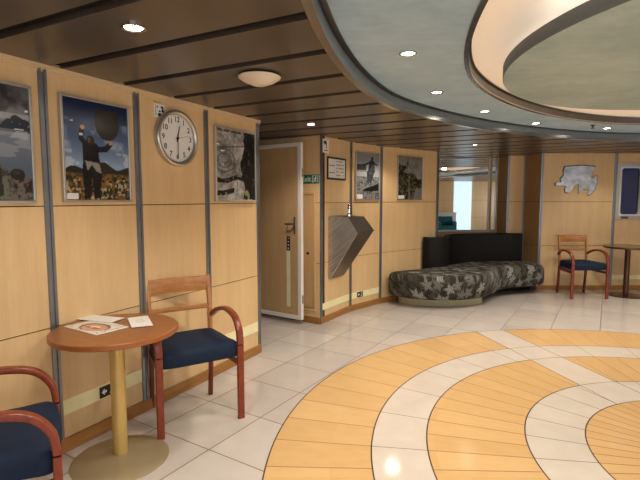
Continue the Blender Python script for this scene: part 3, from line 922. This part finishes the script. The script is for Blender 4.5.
# small signs
sg = thing('notice_sign', 'small white sign with black blots above the clock', 'sign'); LW.place(sg, -1.268, 2.076)
mb = MB(); mb.box(0, .105, -.006, 0, 0, .095, .001, 1); mb.build('plate', M['paper'], sg)
mb = MB()
for x, z, a, b in ((.072, .074, .013, .008), (.078, .05, .012, .010), (.05, .044, .010, .006), (.048, .02, .016, .012), (.03, .073, .006, .007), (.08, .062, .007, .014)):
    mb.prism([(x+a*math.cos(2*PI*k/12), z+b*math.sin(2*PI*k/12)) for k in range(12)], -.0066, -.006)
mb.box(.012, .015, -.0066, -.006, .006, .09); mb.box(.097, .099, -.0066, -.006, .004, .09)
mb.build('pictogram', M['black'], sg, smooth=0)
mb = MB(); mb.box(.0, .06, -.004, 0, .1, .112); mb.build('yellow_tab', M['yellow'], sg)

ts = thing('pictogram_sign', 'small white pictogram sign at the top of the fountain wall corner', 'sign'); F0.place(ts, .05, 2.045)
mb = MB(); mb.box(0, .15, -.006, 0, 0, .16, .001, 1); mb.build('plate', M['paper'], ts)
mb = MB()
mb.sweep([(.055+.035*math.cos(R(a)), -.0065, .105+.03*math.sin(R(a))) for a in range(170, -40, -15)] + [(.085, -.0065, .05)], [(-.006, -.0004), (.006, -.0004), (.006, .0004), (-.006, .0004)], up=Vector((0, -1, 0)))
mb.prism([(.055+.022*math.cos(2*PI*k/12), .115+.022*math.sin(2*PI*k/12)) for k in range(12)], -.0072, -.0062)
mb.build('pictogram', M['black'], ts, smooth=0)
mb = MB(); mb.box(.035, .115, -.0066, -.006, .022, .034); mb.build('red_line', M['red_ink'], ts, smooth=0)

nb = thing('notice_board', 'dark framed notice board with two columns of lines above the fountain', 'notice board'); F0.place(nb, .152, 1.735)
mb = MB(); w, h, f = .45, .27, .02
mb.box(0, w, -.02, 0, 0, f, .002, 1); mb.box(0, w, -.02, 0, h-f, h, .002, 1); mb.box(0, f*.7, -.02, 0, f, h-f, .002, 1); mb.box(w-f*.7, w, -.02, 0, f, h-f, .002, 1)
mb.build('frame', M['dark_frame'], nb)
mb = MB(); mb.box(f*.7, w-f*.7, -.012, 0, f, h-f); mb.build('sheet', M['paper'], nb, smooth=0)
mb = MB()
for k in range(5):
    z = .225-.042*k; x0 = .21
    for q in range(7):
        if random.random() < .85: mb.box(x0+.028*q, x0+.028*q+.02, -.0125, -.012, z-.006, z+.006)
    if k in (1, 3):
        for q in range(5): mb.box(.04+.028*q, .04+.028*q+.02, -.0125, -.012, z-.02, z-.008)
mb.build('notice_text', plain('grey_lettering', hx(92, 90, 92), .6), nb, smooth=0)

ex = thing('exit_sign', 'green Exit sign with running figure beside the open door', 'sign'); DW.place(ex, DL-.335, 1.682)
mb = MB(); mb.box(0, .325, -.008, 0, 0, .104, .001, 1); mb.build('plate', M['green'], ex)
mb = MB(); mb.text('Exit', .086, (.142, -.0085, .052)); 
mb.box(.228, .234, -.0088, -.008, .006, .098)
mb.build('lettering', M['paper'], ex, smooth=0)
mb = MB(); mb.box(.242, .246, -.0088, -.008, .01, .094); mb.box(.306, .314, -.0088, -.008, .01, .094); mb.box(.242, .314, -.0088, -.008, .09, .095)
mb.prism([(.28+.009*math.cos(2*PI*k/10), .078+.009*math.sin(2*PI*k/10)) for k in range(10)], -.0088, -.008)
def lim(mb, pts, w): mb.sweep([(x, -.0086, z) for x, z in pts], [(-w, -.0003), (w, -.0003), (w, .0003), (-w, .0003)], up=Vector((0, -1, 0)))
lim(mb, [(.276, .068), (.270, .044)], .007); lim(mb, [(.276, .066), (.262, .06), (.256, .05)], .004); lim(mb, [(.277, .066), (.29, .056), (.298, .062)], .004)
lim(mb, [(.270, .044), (.262, .03), (.250, .024)], .005); lim(mb, [(.271, .044), (.284, .034), (.282, .014)], .005)
mb.build('running_figure', M['paper'], ex, smooth=0)

# small black arrow plates on the luminous strips
for wf, s, z, lb in ((LW, -1.79, .232, 'small black plate with white marks on the strip behind the near table'), (F1, .145, .166, 'small black plate with white marks on the strip right of the fountain')):
    ar = thing('arrow_plate', lb, 'sign', group='black arrow plates'); wf.place(ar, s, z, .004)
    w_ = .12
    mb = MB(); mb.box(0, w_, -.005, 0, 0, .072, .001, 1); mb.build('plate', M['black'], ar)
    mb = MB(); mb.prism([(.012, .036), (.034, .058), (.034, .044), (.05, .044), (.05, .028), (.034, .028), (.034, .014)], -.0056, -.005)
    mb.prism([(.085+.008*math.cos(2*PI*k/10), .054+.008*math.sin(2*PI*k/10)) for k in range(10)], -.0056, -.005)
    lim2 = [(.07, .012), (.08, .03), (.082, .044), (.092, .044), (.09, .03), (.1, .012)]
    mb.prism(lim2, -.0056, -.005); mb.build('arrow', M['paper'], ar, smooth=0)

# ------------------------------------------------------------------ drinking fountain
ft = thing('drinking_fountain', 'stainless steel wedge-shaped drinking fountain on the maple wall', 'fountain'); F0.place(ft, .19, .525)
# profile: (out from wall, height)
H0, HR, HL = .0, .765, .585
W_ = .45; WB = .35
LT = [Vector((0, -.004, .77)), Vector((0, -.283, .76)), Vector((0, -.40, .585)), Vector((0, -.03, 0))]
LB = [Vector((W_, -.004, .77)), Vector((W_-.05, -.283, .76)), Vector((W_, -.40, .585)), Vector((WB, -.03, 0))]
mb = MB()
mb.face(LT); mb.face([Vector((0, -.004, 0)), Vector((0, -.004, .77)), Vector((0, -.03, 0))]) ; mb.build('side_panel', M['steel_reflections'], ft, smooth=0)
mb = MB()
mb.face([LT[2], LB[2], LB[3], LT[3]]); mb.face([LT[1], LB[1], LB[2], LT[2]])
mb.face(LB[::-1]); mb.face([LT[3], LB[3], Vector((WB, -.004, 0)), Vector((0, -.004, 0))])
mb.build('front_panel', M['stainless'], ft, smooth=0)
mb = MB()                                           # sunk bowl in the top
rim_ = [LT[0], LB[0], LB[1], LT[1]]
inn = [Vector((.04, -.05, .76)), Vector((W_-.06, -.05, .76)), Vector((W_-.09, -.25, .755)), Vector((.04, -.25, .755))]
low = [Vector((p.x*.8+.04, p.y*.8-.03, .69)) for p in inn]
for k in range(4):
    j = (k+1) % 4; mb.face([rim_[k], rim_[j], inn[j], inn[k]]); mb.face([inn[k], inn[j], low[j], low[k]])
mb.face(low); mb.build('bowl', M['stainless'], ft, smooth=0)
mb = MB(); mb.tube([LT[1]+Vector((-.002, 0, 0)), LT[2]+Vector((-.002, 0, 0)), LT[3]+Vector((-.002, 0, 0))], .004, 8); mb.tube([LT[2], LB[2]], .006, 8); mb.build('seam', M['polished'], ft)
tp = MB()
tp.lathe([(.02, .755), (.02, .775), (.012, .785), (.012, .83), (.016, .835), (.016, .85), (0, .855)], 16, c=(.17, -.12, 0))
tp.tube(spline([(.17, -.12, .84), (.14, -.13, .875), (.10, -.15, .865), (.085, -.16, .825)], 6), .008, 10)
tp.box(.16, .21, -.13, -.11, .852, .862, .003, 1)
tp = tp.build('tap', M['polished'], ft); tp.location = (-.02, -.02, -.22); tp.scale = (1.3, 1.3, 1.3)

# ------------------------------------------------------------------ door, cupboard
dr = struct(bpy.data.objects.new('door_1', None)); COL.objects.link(dr)
DD = WF((-.22-.83*.86, 5.43+.557*.86), (-.22, 5.43)); DD.place(dr, 0, .055)
DWd = .86
mb = MB(); mb.box(.05, DWd-.05, -.002, .04, .05, 2.055); mb.build('door_leaf', M['door_face'], dr, smooth=0)
mb = MB()
for a, b, c, d in ((0, DWd, 0, .05), (0, DWd, 2.055, 2.10), (0, .05, .05, 2.055), (DWd-.05, DWd, .05, 2.055)): mb.box(a, b, -.006, .044, c, d, .003, 1)
mb.build('frame', M['white'], dr)
hd = MB(); hd.box(DWd-.105, DWd-.083, -.012, -.002, 1.03, 1.235, .003, 1); hd.tube([(DWd-.094, -.012, 1.15), (DWd-.094, -.05, 1.15), (DWd-.11, -.055, 1.15), (DWd-.20, -.055, 1.148)], .009, 10); hd.build('handle', M['chrome_dark'], dr)
mb = MB(); mb.tube(spline([(DWd-.19, -.012, 1.13), (DWd-.20, -.02, 1.07), (DWd-.17, -.02, 1.05), (DWd-.12, -.02, 1.08), (DWd-.1, -.014, 1.11)], 5), .004, 8); mb.build('chain', M['chrome_dark'], dr)
mb = MB(); mb.box(DWd-.215, DWd-.165, -.005, -.002, .83, 1.0, .001, 1); pl = mb.build('symbol_plate', M['black'], dr)
mb = MB()
for k in range(4):
    zc = .975-.04*k; xc = DWd-.19; mb.prism([(xc+.010*math.cos(2*PI*q/(3+k)+1.57), zc+.010*math.sin(2*PI*q/(3+k)+1.57)) for q in range(3+k)], -.0056, -.005)
mb.build('symbols', M['paper'], pl, smooth=0)
mb = MB(); mb.box(DWd-.22, DWd-.165, -.0045, -.002, .145, .826, .001, 1); mb.build('luminous_strip', plain('pale_strip', hx(226, 220, 180), .5), dr)
mb = MB(); mb.tube([(DWd+.004, .02, .2), (DWd+.004, .02, .3)], .008, 8); mb.tube([(DWd+.004, .02, 1.7), (DWd+.004, .02, 1.8)], .008, 8); mb.build('hinge', M['chrome'], dr)
# a post to the floor carries the leaf
mb = MB(); mb.box(.02, .06, .0, .04, -.055, .0); mb.build('pivot', M['chrome_dark'], dr)

cp = thing('service_cupboard', 'narrow recessed wooden cupboard door between the open door and the wall corner', 'cupboard'); DW.place(cp, DL-.56, .15)
mb = MB()
for a, b, c, d in ((0, .50, 0, .03), (0, .50, 1.41, 1.44), (0, .03, .03, 1.41), (.47, .50, .03, 1.41)): mb.box(a, b, -.022, 0, c, d, .005, 2)
mb.build('frame', M['cupboard'], cp)
mb = MB(); mb.box(.038, .462, -.006, 0, .038, 1.402, .002, 1); dd = mb.build('door', M['cupboard'], cp)
mb = MB(); mb.lathe([(0, .02), (.014, .018), (.016, .006)], 16, c=(.39, 0, .70), axis='Y'); mb.build('knob', M['black'], dd)

# ------------------------------------------------------------------ curved bench in the alcove
bn = thing('curved_bench', 'curved built-in bench with grey leaf upholstery and black back in the mirror alcove', 'bench')
outl = [(.99, 6.60), (1.14, 6.33), (1.45, 6.16), (1.88, 6.15), (2.24, 6.30), (2.50, 6.56), (2.70, 6.84), (2.95, 7.02), (3.25, 7.13), (3.5, 7.20), (3.60, 7.40), (3.55, 7.62), (3.40, 7.80), (2.9, 7.80), (2.4, 7.66), (2.08, 7.42), (1.86, 7.20), (1.56, 6.98), (1.25, 6.79)]
op = spline([(x, y, 0) for x, y in outl], 8, True)
n = len(op)
nor = []
for k in range(n):
    tv = (op[(k+1) % n]-op[k-1]).normalized(); nor.append(Vector((-tv.y, tv.x, 0)))    # inward for a counter-clockwise outline
def ring(mb, off, z): return [mb.bm.verts.new((op[k]+nor[k]*off + Vector((0, 0, z)))) for k in range(n)]
mb = MB()
zb = lambda k: .145
lay = [(.12, .125), (.05, .13), (.015, .15), (0, .19), (0, .36), (.012, .41), (.04, .445), (.09, .462), (.14, .466)]
rg = [ring(mb, o_, z_) for o_, z_ in lay]
for a, b in zip(rg, rg[1:]):
    for k in range(n): mb.bm.faces.new([a[k], a[(k+1) % n], b[(k+1) % n], b[k]])
mb.bm.faces.new(rg[0][::-1]); mb.bm.faces.new(rg[-1])
mb.build('seat_cushion', M['floral'], bn, smooth=60)
mb = MB()
pl_ = spline([(x, y, 0) for x, y in [(1.17, 6.74), (1.25, 6.54), (1.5, 6.42), (1.8, 6.41), (2.12, 6.47), (2.36, 6.64), (2.36, 6.95), (1.98, 7.2), (1.6, 7.0)]], 8, True)
mb.slab([(p.x, p.y) for p in pl_], 0, .085); mb.build('plinth', M['plinth'], bn, smooth=40)
mb = MB(); mb.slab([(p.x+(1.75-p.x)*.1, p.y+(6.8-p.y)*.1) for p in pl_], .085, .13)
mb.slab([(2.4, 7.35), (3.3, 7.5), (3.5, 7.6), (3.5, 7.75), (2.9, 7.78), (2.4, 7.62)], 0, .13); mb.build('base', M['leather'], bn, smooth=40)
mb = MB()
bp = spline([(1.60, 7.09, 0), (1.68, 7.03, 0), (1.80, 7.03, 0), (1.92, 7.10, 0), (1.99, 7.23, 0), (2.03, 7.45, 0), (2.16, 7.66, 0), (2.5, 7.80, 0), (3.0, 7.86, 0), (3.44, 7.87, 0)], 8)
mb.sweep([(p.x, p.y, .66) for p in bp], rrect(.07, .52, .025, 4)); mb.build('backrest', M['leather'], bn, smooth=50)

# mirrors
for x0, x1, lb in ((.02, .955, 'wide mirror above the black bench back in the alcove'), (1.0, 1.105, 'narrow tall mirror at the right end of the alcove')):
    mr = thing('wall_mirror', lb, 'mirror', group='alcove mirrors'); AB.place(mr, x0, .93)
    w = x1-x0; h = CZ-.93-.005
    mb = MB(); mb.box(.012, w-.012, -.02, -.002, .02, h-.01); mb.build('glass', M['mirror'], mr, smooth=0)
    mb = MB()
    mb.box(0, .014, -.026, 0, 0, h, .002, 1); mb.box(w-.014, w, -.026, 0, 0, h, .002, 1); mb.box(.014, w-.014, -.026, 0, 0, .022, .002, 1); mb.box(.014, w-.014, -.026, 0, h-.012, h, .002, 1)
    mb.build('frame', M['chrome'], mr)

# silver cut-out on the back wall
ct = thing('wall_cutout', 'silver mirror-finish ragged map-shaped cut-out on the back wall', 'wall art'); BW.place(ct, .06-.085, 1.44)
px = [(130, 105), (200, 100), (240, 98), (315, 105), (308, 125), (300, 140), (285, 165), (300, 175), (315, 160), (328, 155), (330, 200), (322, 235), (295, 265), (275, 272), (285, 240), (245, 235), (230, 250), (220, 262), (218, 235), (218, 205), (200, 205), (185, 220), (178, 245), (160, 258), (140, 255), (135, 235), (145, 222), (120, 215), (80, 215), (72, 205), (85, 195), (110, 195), (105, 175), (125, 155), (120, 130)]
pts = [((540+x*.95/6-320)/463*7.7-3.65-.06+.05, 1.5-((150+y/6)-199)/463*7.62-1.44) for x, y in px]
mb = MB(); mb.prism(pts[::-1], -.018, -.010); 
mb.bm.normal_update(); bmesh.ops.triangulate(mb.bm, faces=[f for f in mb.bm.faces if len(f.verts) > 4])
mb.build('plate', M['map'], ct, smooth=0)
cx = sum(p[0] for p in pts)/len(pts); cz = sum(p[1] for p in pts)/len(pts)
mb = MB(); mb.prism([(cx+(x-cx)*1.035, cz+(z-cz)*1.05) for x, z in pts][::-1], -.010, 0)
mb.bm.normal_update(); bmesh.ops.triangulate(mb.bm, faces=[f for f in mb.bm.faces if len(f.verts) > 4])
mb.build('edge', M['black'], ct, smooth=0)

# ------------------------------------------------------------------ ceiling fittings
def downlight(x, y, z, r, label, mat, grp, power=0, spot=2.3):
    t = thing('downlight', label, 'downlight', (x, y, z), 0, grp)
    mb = MB(); mb.lathe([(r, 0), (r, -.006), (r*.86, -.008), (r*.78, -.002), (r*.72, .0), (r*.72, .0)], 32); mb.build('ring', M['polished'], t)
    mb = MB(); mb.lathe([(0, -.003), (r*.74, -.003)], 32); mb.build('lens', mat, t)
    return t
def spot(x, y, z, power, size=2.35, rad=.09, col=(1, .90, .77), blend=.6):
    l = bpy.data.lights.new('spot', 'SPOT'); l.energy = power; l.spot_size = size; l.spot_blend = blend; l.shadow_soft_size = rad; l.color = col
    o = bpy.data.objects.new('spot_lamp', l); COL.objects.link(o); o.location = (x, y, z); return o
k = (ZR-1.5)/.83
RING = [(.502, 2.726), (.911, 3.693), (1.562, 4.475), (2.368, 5.17), (3.368, 5.528)]
ws = ['nearest and biggest glowing downlight in the grey ring', 'second downlight from the left in the grey ring', 'middle one of the five downlights in the grey ring', 'second downlight from the right in the grey ring', 'rightmost downlight in the grey ring, beside the sprinkler']
for (x, y), lb in zip(RING, ws):
    downlight(x, y, ZR, .05, lb, M['lamp'], 'downlights in the grey ring'); spot(x, y, ZR-.02, 70)
for (x, y) in ((4.4, 5.2), (5.1, 4.3), (5.2, 3.0), (4.6, 1.8), (3.6, .6), (2.6, -.2), (1.4, -.3), (.6, .4), (.45, 1.6)):
    spot(x, y, ZR-.02, 70)
downlight(-.80, 2.06, CZ, .052, 'downlight in the dark planks above the near wall pictures', M['lamp'], 'downlights in the planks'); spot(-.80, 2.06, CZ-.02, 60, 2.1)
downlight(-.089, 4.64, CZ, .05, 'downlight in the dark planks in front of the open door', M['lamp'], 'downlights in the planks'); spot(-.089, 4.64, CZ-.02, 52, 2.4)
downlight(2.10, 6.36, CZ, .05, 'small downlight in the planks in front of the mirrors', M['lamp_far'], 'downlights in the planks'); spot(2.1, 6.36, CZ-.02, 12)
for x, y in ((-1.6, .3), (4.5, 6.7), (6.4, 5.0), (-.2, -.6), (6.5, .5), (1.0, 6.1)): spot(x, y, CZ-.02, 34)

sm = thing('ceiling_lamp', 'white shallow dome lamp on the dark ceiling planks', 'ceiling light', (-.36, 2.83, CZ))
mb = MB(); mb.lathe([(0, -.062), (.03, -.061), (.045, -.058), (.047, -.059), (.05, -.057), (.09, -.042), (.12, -.022), (.127, -.014), (.124, -.010), (.0, -.010)], 48); mb.build('dome', M['offwhite'], sm, smooth=30)
mb = MB(); mb.lathe([(.118, -.010), (.112, 0), (0, 0)], 48); mb.build('mount', M['chrome_dark'], sm)
spk = thing('sprinkler', 'tiny metal sprinkler head between two ring downlights', 'sprinkler', (3.07, 5.30, ZR))
mb = MB(); mb.lathe([(0, 0), (.03, 0), (.03, -.006), (.01, -.01), (.01, -.03), (.0, -.032)], 16); mb.build('head', M['chrome_dark'], spk)
mb = MB(); mb.lathe([(0, -.042), (.024, -.041), (.024, -.038), (0, -.038)], 16); mb.tube([(.009, 0, -.028), (.018, 0, -.033), (.01, 0, -.04)], .003, 6); mb.tube([(-.009, 0, -.028), (-.018, 0, -.033), (-.01, 0, -.04)], .003, 6); mb.build('deflector', M['chrome_dark'], spk)

# ------------------------------------------------------------------ what the mirrors show of the far side
mb = MB(); mb.box(5.62, 6.36, -2.99, -2.96, 0, CZ); 
o = mb.build('window_2', glow('daylit_frosted_glass', (.55, .80, 1.0), 1.1), smooth=0); struct(o)
kc = thing('counter', 'low white counter seen reflected in the mirror', 'counter', (5.25, -2.72, 0))
mb = MB(); mb.box(-.62, .36, -.2, .2, 0, .92, .01, 1); mb.build('body', M['white'], kc)
mb = MB(); mb.box(-.64, .38, -.22, .22, .92, .95, .005, 1); mb.build('worktop', M['white'], kc)
ac = thing('tub_armchair', 'teal armchair seen reflected at the left of the mirror', 'chair', (5.05, -2.0, 0))
mb = MB(); mb.box(-.28, .28, -.25, .3, .16, .44, .05, 3); mb.build('seat', M['teal'], ac)
mb = MB(); mb.box(-.34, .34, -.36, -.22, .14, .80, .05, 3); mb.build('backrest', M['teal'], ac)
for s in (-1, 1):
    mb = MB(); mb.box(min(s*.26, s*.36), max(s*.26, s*.36), -.3, .3, .14, .62, .04, 3); mb.build('arm', M['teal'], ac)
    for y in (-.28, .25):
        mb = MB(); mb.lathe([(.02, .15), (.015, 0), (0, 0)], 10, c=(s*.28, y, 0)); mb.build('leg', M['black'], ac)

# ------------------------------------------------------------------ light, world, camera
l = bpy.data.lights.new('cove', 'AREA'); l.shape = 'DISK'; l.size = 2.2; l.energy = 6; l.color = (1, .90, .78)
o = bpy.data.objects.new('cove_lamp', l); COL.objects.link(o); o.location = (2.55, 2.385, 2.315); o.rotation_euler = (PI, 0, 0)
for q in range(14):
    a = 2*PI*q/14
    l = bpy.data.lights.new('cove_spot', 'POINT'); l.energy = 1.3; l.color = (1, .90, .78); l.shadow_soft_size = .06
    o = bpy.data.objects.new('cove_bulb', l); COL.objects.link(o); o.location = (2.55+1.2*math.cos(a), 2.385+1.2*math.sin(a), 2.385)
def daylight(loc, rot, sx, sy, e):
    l = bpy.data.lights.new('daylight', 'AREA'); l.shape = 'RECTANGLE'; l.size = sx; l.size_y = sy; l.energy = e; l.color = (.86, .93, 1)
    o = bpy.data.objects.new('daylight_window', l); COL.objects.link(o); o.location = loc; o.rotation_euler = rot
daylight((1.6, -2.85, 1.35), (PI/2, 0, 0), 6.5, 1.1, 85)
daylight((8.0, -.6, 1.35), (PI/2, 0, PI/2), 3.6, 1.1, 60)
w = bpy.data.worlds.new('dusk'); SC.world = w; w.use_nodes = True
w.node_tree.nodes['Background'].inputs[0].default_value = (.018, .045, .14, 1); w.node_tree.nodes['Background'].inputs[1].default_value = .3

cam = bpy.data.cameras.new('camera'); co = bpy.data.objects.new('camera', cam); COL.objects.link(co)
cam.sensor_width = 36; cam.lens = 36*463/640; cam.clip_start = .05
co.location = (0, 0, 1.5); co.rotation_euler = (PI/2 - math.atan(41/463), 0, 0)
SC.camera = co
SC.view_settings.view_transform = 'Standard'; SC.view_settings.look = 'None'
SC.view_settings.exposure = 0.0
